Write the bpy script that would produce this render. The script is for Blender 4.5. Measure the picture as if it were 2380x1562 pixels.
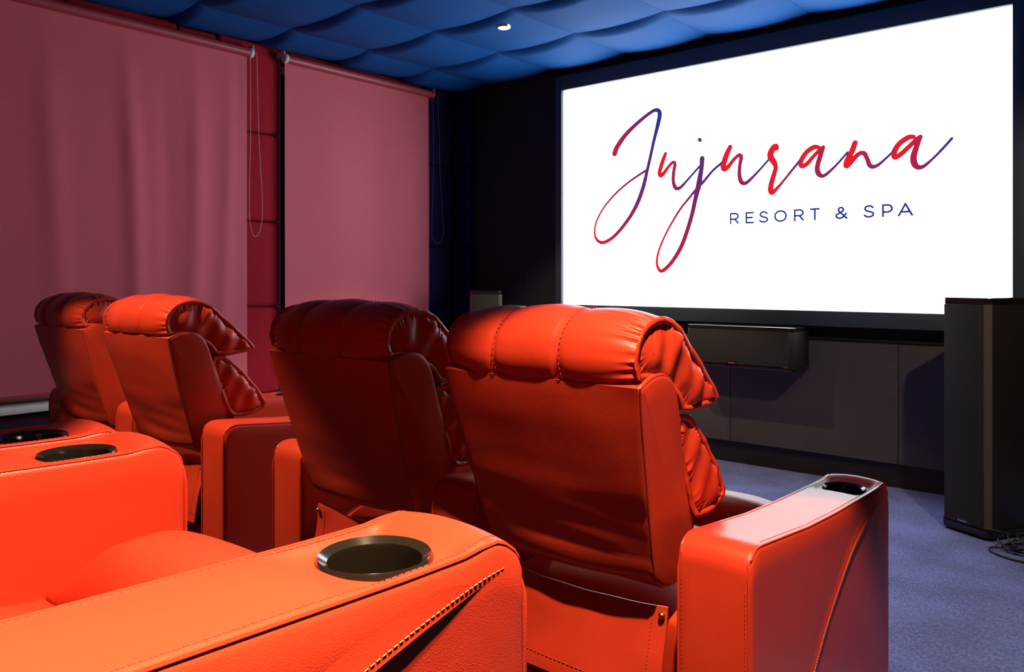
import bpy, bmesh, math, random
import numpy as np
from mathutils import Vector, Matrix, noise

for o in list(bpy.data.objects):
    bpy.data.objects.remove(o, do_unlink=True)
S = bpy.context.scene
COL = S.collection
PI = math.pi
R = math.radians
random.seed(4)

# ------------------------------------------------------------------ camera
# metres; +Y runs to the screen wall, +X along the screen, camera over the aisle
cam_d = bpy.data.cameras.new('camera')
cam = bpy.data.objects.new('camera', cam_d)
COL.objects.link(cam)
cam_d.sensor_width = 36.0
cam_d.lens = 36.0 * 1844.0 / 2380.0
cam_d.shift_y = -(781.0 - 650.0) / 2380.0
cam_d.clip_start = 0.02
cam.location = (0, 0, 1.13)
cam.rotation_euler = (PI / 2, 0, math.atan(1565.0 / 1844.0))
S.camera = cam

# ------------------------------------------------------------------ world, exposure
w = bpy.data.worlds.new('world')
S.world = w
w.use_nodes = True
w.node_tree.nodes['Background'].inputs[0].default_value = (0.35, 0.4, 0.6, 1)
w.node_tree.nodes['Background'].inputs[1].default_value = 0.02
S.view_settings.view_transform = 'Standard'
S.view_settings.look = 'None'
S.view_settings.exposure = 0.0
S.view_settings.gamma = 1.0
S.view_settings.use_curve_mapping = False

SCREEN_GAIN = 6.0
# recessed ceiling downlights: x, y, power (W), full beam angle (deg), blend, aim (x, y, z)
LAMPS = [
    (-3.05, 3.52, 90, 90, 0.3, None),
    (0.25, 2.05, 165, 72, 0.5, (-0.9, 4.1, 0.2)),
    (-0.28, 0.68, 640, 70, 0.2, None),
    (-2.75, 0.38, 430, 73, 0.2, None),
    (-2.60, 2.95, 115, 92, 0.3, None),
    (-0.16, 0.06, 640, 66, 1.0, None),
]
LAMP_COL = (1.0, 0.72, 0.42)

# ------------------------------------------------------------------ helpers
def tag(o, label=None, cat=None, group=None, kind=None):
    if label: o['label'] = label
    if cat: o['category'] = cat
    if group: o['group'] = group
    if kind: o['kind'] = kind
    return o

def empty(name, loc=(0, 0, 0), rz=0.0):
    o = bpy.data.objects.new(name, None)
    COL.objects.link(o)
    o.location = loc
    o.rotation_euler = (0, 0, rz)
    o.empty_display_size = 0.1
    return o

def link(name, me, parent=None, loc=(0, 0, 0), rot=(0, 0, 0), scale=(1, 1, 1)):
    o = bpy.data.objects.new(name, me)
    COL.objects.link(o)
    o.parent = parent
    o.location = loc
    o.rotation_euler = rot
    o.scale = scale
    return o

def mesh(name, verts, faces, mat, smooth=True, sharp=None):
    me = bpy.data.meshes.new(name)
    me.from_pydata([tuple(map(float, v)) for v in verts], [], [tuple(f) for f in faces])
    bm = bmesh.new(); bm.from_mesh(me)
    bmesh.ops.recalc_face_normals(bm, faces=bm.faces)
    bm.to_mesh(me); bm.free()
    if mat: me.materials.append(mat)
    if smooth:
        me.shade_smooth()
        if sharp: me.set_sharp_from_angle(angle=R(sharp))
    return me

class MB:
    """collects simple solids into one mesh"""
    def __init__(self): self.v = []; self.f = []
    def add(self, v, f):
        n = len(self.v); self.v += [tuple(p) for p in v]; self.f += [tuple(i + n for i in q) for q in f]
        return self
    def box(self, x0, x1, y0, y1, z0, z1):
        v = [(x, y, z) for x in (x0, x1) for y in (y0, y1) for z in (z0, z1)]
        return self.add(v, [(0, 1, 3, 2), (4, 6, 7, 5), (0, 4, 5, 1), (2, 3, 7, 6), (0, 2, 6, 4), (1, 5, 7, 3)])
    def tube(self, pts, r, n=8, closed=False, caps=True):
        pts = [Vector(p) for p in pts]
        m = len(pts); rings = []
        up = Vector((0.13, 0.31, 0.94)).normalized()
        for i, p in enumerate(pts):
            a = pts[(i - 1) % m] if (closed or i > 0) else pts[i]
            b = pts[(i + 1) % m] if (closed or i < m - 1) else pts[i]
            t = (b - a).normalized()
            s = t.cross(up)
            if s.length < 1e-4: s = t.cross(Vector((1, 0, 0)))
            s.normalize(); q = s.cross(t)
            rr = r[i] if hasattr(r, '__len__') else r
            rings.append([p + (s * math.cos(2 * PI * k / n) + q * math.sin(2 * PI * k / n)) * rr for k in range(n)])
        v = [p for rg in rings for p in rg]; f = []
        for i in range(m if closed else m - 1):
            j = (i + 1) % m
            for k in range(n):
                l = (k + 1) % n
                f.append((i * n + k, i * n + l, j * n + l, j * n + k))
        if caps and not closed:
            f.append(tuple(range(n))); f.append(tuple((m - 1) * n + k for k in range(n)))
        return self.add(v, f)
    def lathe(self, prof, c=(0, 0, 0), n=40, axis='z'):
        v = []; f = []; m = len(prof)
        for k in range(n):
            a = 2 * PI * k / n
            for r, h in prof:
                p = (r * math.cos(a), r * math.sin(a), h)
                if axis == 'y': p = (p[0], p[2], p[1])
                if axis == 'x': p = (p[2], p[0], p[1])
                v.append((p[0] + c[0], p[1] + c[1], p[2] + c[2]))
        for k in range(n):
            l = (k + 1) % n
            for i in range(m - 1):
                f.append((k * m + i, l * m + i, l * m + i + 1, k * m + i + 1))
        return self.add(v, f)
    def prism(self, poly, z0, z1):
        n = len(poly)
        v = [(x, y, z0) for x, y in poly] + [(x, y, z1) for x, y in poly]
        f = [tuple(range(n))[::-1], tuple(range(n, 2 * n))]
        for i in range(n):
            j = (i + 1) % n
            f.append((i, j, n + j, n + i))
        return self.add(v, f)
    def mesh(self, name, mat, smooth=True, sharp=35, bevel=0.0, seg=2):
        me = mesh(name, self.v, self.f, mat, False)
        if bevel:
            bm = bmesh.new(); bm.from_mesh(me)
            bmesh.ops.remove_doubles(bm, verts=bm.verts, dist=1e-5)
            es = [e for e in bm.edges if len(e.link_faces) == 2 and e.calc_face_angle(0) > 0.5]
            bmesh.ops.bevel(bm, geom=es, offset=bevel, segments=seg, affect='EDGES', profile=0.5)
            bm.to_mesh(me); bm.free()
        if smooth:
            me.shade_smooth(); me.set_sharp_from_angle(angle=R(sharp))
        return me
    def obj(self, name, mat, parent=None, **k):
        return link(name, self.mesh(name, mat, **k), parent)

def catmull(pts, n, closed=True):
    P = np.array(pts, float); m = len(P); out = []
    segs = m if closed else m - 1
    for i in range(segs):
        if closed:
            a, b, c, d = P[(i - 1) % m], P[i], P[(i + 1) % m], P[(i + 2) % m]
        else:
            a, b, c, d = P[max(i - 1, 0)], P[i], P[i + 1], P[min(i + 2, m - 1)]
        for t in np.linspace(0, 1, 24, endpoint=False):
            out.append(.5 * ((2 * b) + (c - a) * t + (2 * a - 5 * b + 4 * c - d) * t * t + (3 * b - a - 3 * c + d) * t ** 3))
    if not closed: out.append(P[-1])
    Q = np.array(out)
    if closed: Q = np.vstack([Q, Q[:1]])
    L = np.concatenate([[0], np.cumsum(np.linalg.norm(np.diff(Q[:, :2], axis=0), axis=1))])
    s = np.linspace(0, L[-1], n + 1)[:-1] if closed else np.linspace(0, L[-1], n)
    return np.array([np.interp(s, L, Q[:, k]) for k in range(Q.shape[1])]).T

def normals2(P):
    T = np.roll(P, -1, 0) - np.roll(P, 1, 0)
    N = np.stack([T[:, 1], -T[:, 0]], 1)
    N /= np.linalg.norm(N, axis=1)[:, None] + 1e-9
    a = 0.5 * np.sum(P[:, 0] * np.roll(P[:, 1], -1) - np.roll(P[:, 0], -1) * P[:, 1])
    return N if a > 0 else -N

def sstep(a, b, x):
    t = np.clip((x - a) / (b - a), 0, 1)
    return t * t * (3 - 2 * t)

# ------------------------------------------------------------------ materials
MATS = {}
def mat(name, col, rough=0.5, metal=0.0, spec=0.5, coat=0.0, bump=None, var=None, sheen=0.0, emit=None, voronoi=False):
    """bump = (scale, strength, distance); var = (scale, amount, second colour)"""
    m = bpy.data.materials.new(name); m.use_nodes = True
    nt = m.node_tree; b = nt.nodes['Principled BSDF']
    b.inputs['Base Color'].default_value = (*col, 1)
    b.inputs['Roughness'].default_value = rough
    b.inputs['Metallic'].default_value = metal
    b.inputs['Specular IOR Level'].default_value = spec
    b.inputs['Coat Weight'].default_value = coat
    b.inputs['Coat Roughness'].default_value = 0.2
    b.inputs['Sheen Weight'].default_value = sheen
    if emit:
        b.inputs['Emission Color'].default_value = (*emit[0], 1)
        b.inputs['Emission Strength'].default_value = emit[1]
    tc = nt.nodes.new('ShaderNodeTexCoord')
    if bump:
        bumps = bump if isinstance(bump, list) else [bump]
        prev = None
        for sc, st, di in bumps:
            if voronoi and prev is None:
                n = nt.nodes.new('ShaderNodeTexVoronoi'); n.inputs['Scale'].default_value = sc
                out = n.outputs['Distance']
            else:
                n = nt.nodes.new('ShaderNodeTexNoise'); n.inputs['Scale'].default_value = sc
                n.inputs['Detail'].default_value = 3
                out = n.outputs['Fac']
            nt.links.new(tc.outputs['Object'], n.inputs['Vector'])
            bp = nt.nodes.new('ShaderNodeBump')
            bp.inputs['Strength'].default_value = st; bp.inputs['Distance'].default_value = di
            nt.links.new(out, bp.inputs['Height'])
            if prev: nt.links.new(prev.outputs[0], bp.inputs['Normal'])
            prev = bp
        nt.links.new(prev.outputs[0], b.inputs['Normal'])
    if var:
        n = nt.nodes.new('ShaderNodeTexNoise'); n.inputs['Scale'].default_value = var[0]
        n.inputs['Detail'].default_value = 5; n.inputs['Roughness'].default_value = 0.65
        nt.links.new(tc.outputs['Object'], n.inputs['Vector'])
        cr = nt.nodes.new('ShaderNodeValToRGB')
        cr.color_ramp.elements[0].position = 0.5 - 0.5 * (1 - var[1]) * 0.6
        cr.color_ramp.elements[1].position = 0.5 + 0.5 * (1 - var[1]) * 0.6
        cr.color_ramp.elements[0].color = (*col, 1)
        cr.color_ramp.elements[1].color = (*var[2], 1)
        nt.links.new(n.outputs['Fac'], cr.inputs[0])
        nt.links.new(cr.outputs[0], b.inputs['Base Color'])
    MATS[name] = m
    return m

LEATHER = mat('red_leather', (0.49, 0.036, 0.0145), 0.36, spec=0.25, bump=[(650, 0.15, 0.0012), (9, 0.10, 0.01)], voronoi=True,
              var=(3, 0.3, (0.455, 0.032, 0.013)))
SEAM = mat('seam_leather', (0.26, 0.012, 0.006), 0.5)
THREAD = mat('stitch_thread', (0.60, 0.13, 0.045), 0.7)
THREAD_RED = mat('stitch_thread_red', (0.42, 0.026, 0.011), 0.7)
PLASTIC = mat('cup_plastic', (0.010, 0.007, 0.005), 0.14, spec=0.45)
CUPIN = mat('cup_lining', (0.02, 0.014, 0.01), 0.3, bump=(300, 0.1, 0.001))
BRASS = mat('brass', (0.7, 0.45, 0.12), 0.3, metal=1.0)
BLACK = mat('black_metal', (0.012, 0.012, 0.013), 0.5)
CEIL = mat('blue_ceiling_fabric', (0.003, 0.072, 0.27), 0.75, spec=0.15, bump=[(260, 0.15, 0.002), (7, 0.15, 0.01)], var=(5, 0.1, (0.003, 0.062, 0.235)))
NAVY = mat('navy_wall_fabric', (0.006, 0.010, 0.045), 0.8, spec=0.2, bump=(300, 0.15, 0.002))
REDWALL = mat('red_wall_fabric', (0.38, 0.012, 0.026), 0.85, spec=0.15, bump=(350, 0.2, 0.002), var=(40, 0.2, (0.33, 0.010, 0.022)))
BLIND = mat('blind_fabric', (0.66, 0.135, 0.165), 0.75, spec=0.2, bump=[(500, 0.1, 0.0008), (2.2, 0.25, 0.02)], var=(30, 0.1, (0.63, 0.126, 0.155)))
TUBE = mat('roller_tube', (0.36, 0.045, 0.06), 0.42, bump=(200, 0.05, 0.001))
CHAIN = mat('white_plastic_chain', (0.75, 0.68, 0.62), 0.45)
CLIP = mat('pale_plastic', (0.62, 0.62, 0.66), 0.35)
CARPET = mat('blue_carpet', (0.055, 0.085, 0.30), 0.95, spec=0.1, bump=[(240, 0.9, 0.012), (60, 0.6, 0.012)], sheen=0.4)
BLACKFAB = mat('black_wall_fabric', (0.020, 0.022, 0.030), 0.85, bump=(250, 0.2, 0.002), spec=0.3)
FRAMEM = mat('velvet_with_screen_glare', (0.035, 0.062, 0.082), 0.6, bump=(300, 0.2, 0.001))  # black velvet lifted to teal: glare around the screen put into the colour
GREYPANEL = mat('charcoal_panel', (0.055, 0.052, 0.052), 0.7, bump=[(90, 0.25, 0.002)], var=(2.6, 0.3, (0.085, 0.080, 0.078)))
GRILLE = mat('speaker_grille_cloth', (0.018, 0.019, 0.017), 0.85, bump=(420, 0.4, 0.002))
CABINET = mat('speaker_cabinet_vinyl', (0.016, 0.013, 0.012), 0.45, bump=(60, 0.1, 0.002), var=(3, 0.3, (0.024, 0.019, 0.017)))
GLOSS = mat('black_gloss', (0.010, 0.010, 0.011), 0.12, spec=0.6)
BADGE = mat('badge_lettering', (0.45, 0.34, 0.32), 0.4)
CABLE = mat('black_cable', (0.018, 0.016, 0.014), 0.38)
SILLM = mat('white_sill', (0.88, 0.84, 0.76), 0.5, bump=(60, 0.05, 0.001))
PURPLE = mat('dark_purple_panel', (0.05, 0.014, 0.035), 0.6)
METAL = mat('satin_metal', (0.75, 0.68, 0.58), 0.3, metal=1.0)
LAMPGLOW = mat('lamp_glow', (1, 0.9, 0.75), 0.5, emit=((1.0, 0.8, 0.52), 12.0))
PLASTER = mat('dark_plaster', (0.02, 0.02, 0.03), 0.9)

RISERM = mat('unseen_dark_riser_cover', (0.012, 0.014, 0.032), 0.95, spec=0.1, bump=[(240, 0.9, 0.012)])  # unseen cover, made dark to keep blue bounce off the chair backs
# carpet colour: trodden, blotchy pile
nt = CARPET.node_tree; b = nt.nodes['Principled BSDF']
tc = nt.nodes.new('ShaderNodeTexCoord')
n1 = nt.nodes.new('ShaderNodeTexNoise'); n1.inputs['Scale'].default_value = 4.5; n1.inputs['Detail'].default_value = 5
n2 = nt.nodes.new('ShaderNodeTexNoise'); n2.inputs['Scale'].default_value = 120; n2.inputs['Detail'].default_value = 3
mp = nt.nodes.new('ShaderNodeMapping'); mp.inputs['Scale'].default_value = (1, 0.45, 1)
nt.links.new(tc.outputs['Object'], n1.inputs['Vector']); nt.links.new(tc.outputs['Object'], mp.inputs['Vector'])
nt.links.new(mp.outputs[0], n2.inputs['Vector'])
mx = nt.nodes.new('ShaderNodeMath'); mx.operation = 'MULTIPLY_ADD'; mx.inputs[1].default_value = 0.8
nt.links.new(n2.outputs['Fac'], mx.inputs[0])
m2 = nt.nodes.new('ShaderNodeMath'); m2.operation = 'MULTIPLY'; m2.inputs[1].default_value = 0.62
nt.links.new(n1.outputs['Fac'], m2.inputs[0]); nt.links.new(m2.outputs[0], mx.inputs[2])
cr = nt.nodes.new('ShaderNodeValToRGB')
cr.color_ramp.elements[0].position = 0.56; cr.color_ramp.elements[0].color = (0.030, 0.080, 0.42, 1)
cr.color_ramp.elements[1].position = 0.88; cr.color_ramp.elements[1].color = (0.155, 0.25, 0.88, 1)
nt.links.new(mx.outputs[0], cr.inputs[0]); nt.links.new(cr.outputs[0], b.inputs['Base Color'])

# ------------------------------------------------------------------ the room shell
XL, XR, YB, YF, ZC = -4.62, 1.45, -2.60, 4.70, 2.66
RISER = 0.287
def struct(o): o['kind'] = 'structure'; return o
def slab(name, m, *b):
    return struct(MB().box(*b).obj(name, m, smooth=False))
floor = slab('floor', CARPET, XL - .1, XR + .1, YB - .1, YF + .1, -0.10, 0.0)
riser = slab('trim_1', RISERM, XL, XR, YB, 1.26, 0.0, RISER)  # front edge carried up to the front row to hide bouncing blue carpet
tag(riser, 'raised platform under the second row of recliners, unseen dark cover added against blue bounce')
wl = slab('wall_left', PLASTER, XL - .1, XL, YB - .1, YF + .1, 0, 2.85)
wr = slab('wall_right', NAVY, XR, XR + .1, YB - .1, YF + .1, 0, 2.85)
wb = slab('wall_back', NAVY, XL, XR, YB - .1, YB, 0, 2.85)
wf = slab('wall_front', BLACKFAB, XL, XR, YF, YF + .1, 0, 2.85)
ceil = slab('ceiling', PLASTER, XL, XR, YB, YF, ZC + .08, ZC + .18)

# quilted ceiling: one sagging fabric cushion per cell
GX, GY = 0.6255, 0.598
def sag(a, c):
    """droop of a cushion: tucked up sharply on its rear edge, easing out towards the screen"""
    qa = 1 - abs(2 * a - 1) ** 2
    fc = 1 - ((.11 - c) / .11) ** 2 if c < .11 else 1 - ((c - .11) / .89) ** 2.6
    return .020 * qa + fc * (.014 + .022 * qa)
def puff_mesh():
    n = 25; v = []; f = []
    for i in range(n + 1):
        for j in range(n + 1):
            a, c = i / n, (j / n) ** 1.6
            v.append((a - .5, c - .5, -sag(a, c)))
    for i in range(n):
        for j in range(n):
            k = i * (n + 1) + j
            f.append((k, k + 1, k + n + 2, k + n + 1))
    # thin border rising to the slab closes the cushion
    N = len(v)
    rim = [i * (n + 1) for i in range(n + 1)] + [n * (n + 1) + j for j in range(1, n + 1)] + \
          [i * (n + 1) + n for i in range(n - 1, -1, -1)] + [j for j in range(n - 1, 0, -1)]
    for k in rim: v.append((v[k][0], v[k][1], 0.08))
    m = len(rim)
    for i in range(m):
        j = (i + 1) % m
        f.append((rim[i], rim[j], N + j, N + i))
    f.append(tuple(N + i for i in range(m)))
    return mesh('ceiling_cushion', v, f, CEIL, True, 50)
PUFF = puff_mesh()
xs = [-3.517 + GX * k for k in range(-1, 8)]
xs = [-4.56] + xs + [XR]
ys = [4.602 - GY * k for k in range(0, 12)] + [YB]
ys = [YF] + ys
for i in range(len(xs) - 1):
    for j in range(1, len(ys) - 1):
        x0, x1, y1, y0 = xs[i], xs[i + 1], ys[j], ys[j + 1]
        link('ceiling_cushion', PUFF, ceil, ((x0 + x1) / 2, (y0 + y1) / 2, ZC), (0, 0, 0), (x1 - x0 - .002, y1 - y0 - .002, 1))

# upholstered wall panels: rounded soft slabs
def pad_mesh(name, lx, ly, lz, m, r=0.03):
    bx = MB().box(-lx / 2, lx / 2, -ly / 2, ly / 2, -lz / 2, lz / 2)
    return bx.mesh(name, m, bevel=r, seg=4, sharp=60)
def pad(parent, m, x0, x1, y0, y1, z0, z1, r=0.025, name='wall_panel'):
    me = pad_mesh(name, x1 - x0, y1 - y0, z1 - z0, m, min(r, .45 * min(x1 - x0, y1 - y0, z1 - z0)))
    return link(name, me, parent, ((x0 + x1) / 2, (y0 + y1) / 2, (z0 + z1) / 2))
zsr = [0.0, 0.39, 0.956, 1.505, 2.075, 2.652]
for a, c in zip(zsr[:-1], zsr[1:]):
    pad(wl, REDWALL, XL, -4.53, 2.55, 2.988, a + .001, c - .001, 0.028)
pad(wl, REDWALL, XL, -4.56, 2.99, 4.28, 2.56, 2.652, 0.01)
pad(wl, REDWALL, XL, -4.545, 2.30, 2.548, 2.56, 2.640, 0.02)
for k in range(6):
    pad(wl, REDWALL, XL, -4.54, 2.30 - .62 * (k + 1), 2.298 - .62 * k, 2.555, 2.652, 0.02)
zsb = [0.0, 0.74, 1.39, 2.04, 2.652]
for a, c in zip(zsb[:-1], zsb[1:]):
    pad(wl, NAVY, XL, -4.535, 4.285, 4.598, a + .001, c - .001, 0.02)
    pad(wf, NAVY, -4.535, -4.35, 4.60, YF, a + .001, c - .001, 0.02)
# below the window: white sill, purple apron, dark plinth
sill = struct(MB().box(XL, -4.44, -1.5, 2.55, 0.458, 0.495).obj('trim_2', SILLM, bevel=0.004))
tag(sill, 'white window sill under the long blind')
ap = struct(MB().box(XL, -4.53, -1.5, 2.55, 0.36, 0.456).obj('trim_3', PURPLE, smooth=False))
pl = struct(MB().box(XL, -4.50, -1.5, 2.55, 0.0, 0.33).obj('trim_4', REDWALL, smooth=False))
# window panes behind the blinds
for i, (a, c, z0) in enumerate([(-1.5, 2.545, 0.50), (2.98, 4.28, 0.50)]):
    wn = MB()
    wn.box(XL, -4.59, a, c, z0, z0 + .05).box(XL, -4.59, a, c, 2.50, 2.55).box(XL, -4.59, a, a + .05, z0 + .05, 2.5).box(XL, -4.59, c - .05, c, z0 + .05, 2.5)
    wo = struct(wn.obj('window_%d' % (i + 1), SILLM, smooth=False))
    MB().box(XL + .002, -4.605, a + .05, c - .05, z0 + .05, 2.5).obj('pane', GLOSS, wo, smooth=False)

# black panelling of the screen wall
def fpanel(x0, x1, z0, z1, y0, m=BLACKFAB, r=0.006, name='wall_panel'):
    return pad(wf, m, x0, x1, y0, YF, z0, z1, r, name)
fpanel(-4.348, -3.80, 0, 2.655, 4.66)
fpanel(-3.798, -3.425, 0, 2.655, 4.64)
fpanel(-3.423, -0.52, 2.60, 2.655, 4.62)
fpanel(-3.423, -0.30, 0.865, 2.598, 4.64)
fpanel(-0.518, 0.45, 0, 2.655, 4.64)
fpanel(0.452, XR, 0, 2.655, 4.66)
fpanel(-3.423, -0.30, 0.78, 0.862, 4.665)
low = [-3.42, -2.14, -1.178, -0.22]
for a, c in zip(low[:-1], low[1:]):
    fpanel(a + .0015, c - .0015, 0.135, 0.778, 4.60, GREYPANEL, 0.003)
bb = struct(MB().box(-3.42, -0.22, 4.635, YF, 0.0, 0.133).obj('baseboard_front', BLACK, smooth=False))

# ------------------------------------------------------------------ projection screen
SX0, SX1, SZ0, SZ1, SY = -3.418, -0.650, 0.953, 2.489, 4.60
def emission(name, col=None, gain=1.0, attr=None):
    m = bpy.data.materials.new(name); m.use_nodes = True
    nt = m.node_tree; nt.nodes.clear()
    o = nt.nodes.new('ShaderNodeOutputMaterial'); e = nt.nodes.new('ShaderNodeEmission')
    e.inputs[1].default_value = gain
    if attr:
        a = nt.nodes.new('ShaderNodeVertexColor'); a.layer_name = attr
        nt.links.new(a.outputs[0], e.inputs[0])
    else: e.inputs[0].default_value = (*col, 1)
    nt.links.new(e.outputs[0], o.inputs[0])
    return m
SCREENM = emission('lit_screen', (0.86, 0.94, 1.0), SCREEN_GAIN)
INK = emission('projected_ink', gain=1.0, attr='ink')
scr = empty('projection_screen', ((SX0 + SX1) / 2, SY, SZ0 - .1))
tag(scr, 'big glowing white cinema screen showing a resort logo on the front wall', 'screen')
def rel(o, root):
    o.parent = root; o.location = Vector(o.location) - Vector(root.location); return o
surf = rel(MB().box(SX0, SX1, SY, SY + .03, SZ0, SZ1).obj('screen_surface', SCREENM, smooth=False), scr)
fr = 0.055
for x0, x1, z0, z1, y0 in [(SX0 - fr, SX0 - .0005, SZ0 - .088, SZ1 + .105, 4.575), (SX1 + .0005, SX1 + .11, SZ0 - .088, SZ1 + .105, 4.575),
                       (SX0, SX1, SZ1 + .0005, SZ1 + .105, 4.575), (SX0, SX1, SZ0 - .088, SZ0 - .0005, 4.565)]:
    rel(MB().box(x0, x1, y0, 4.638, z0, z1).obj('frame_bar', FRAMEM, bevel=0.004), scr)
mk = MB(); mk.box(-2.598, -2.588, 4.572, 4.574, 2.512, 2.530); mk.box(-2.582, -2.545, 4.572, 4.574, 2.524, 2.529); mk.box(-2.582, -2.556, 4.572, 4.574, 2.514, 2.517)
rel(mk.obj('maker_mark', mat('mark_blue', (0.06, 0.14, 0.24), 0.5), smooth=False), scr)

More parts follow.
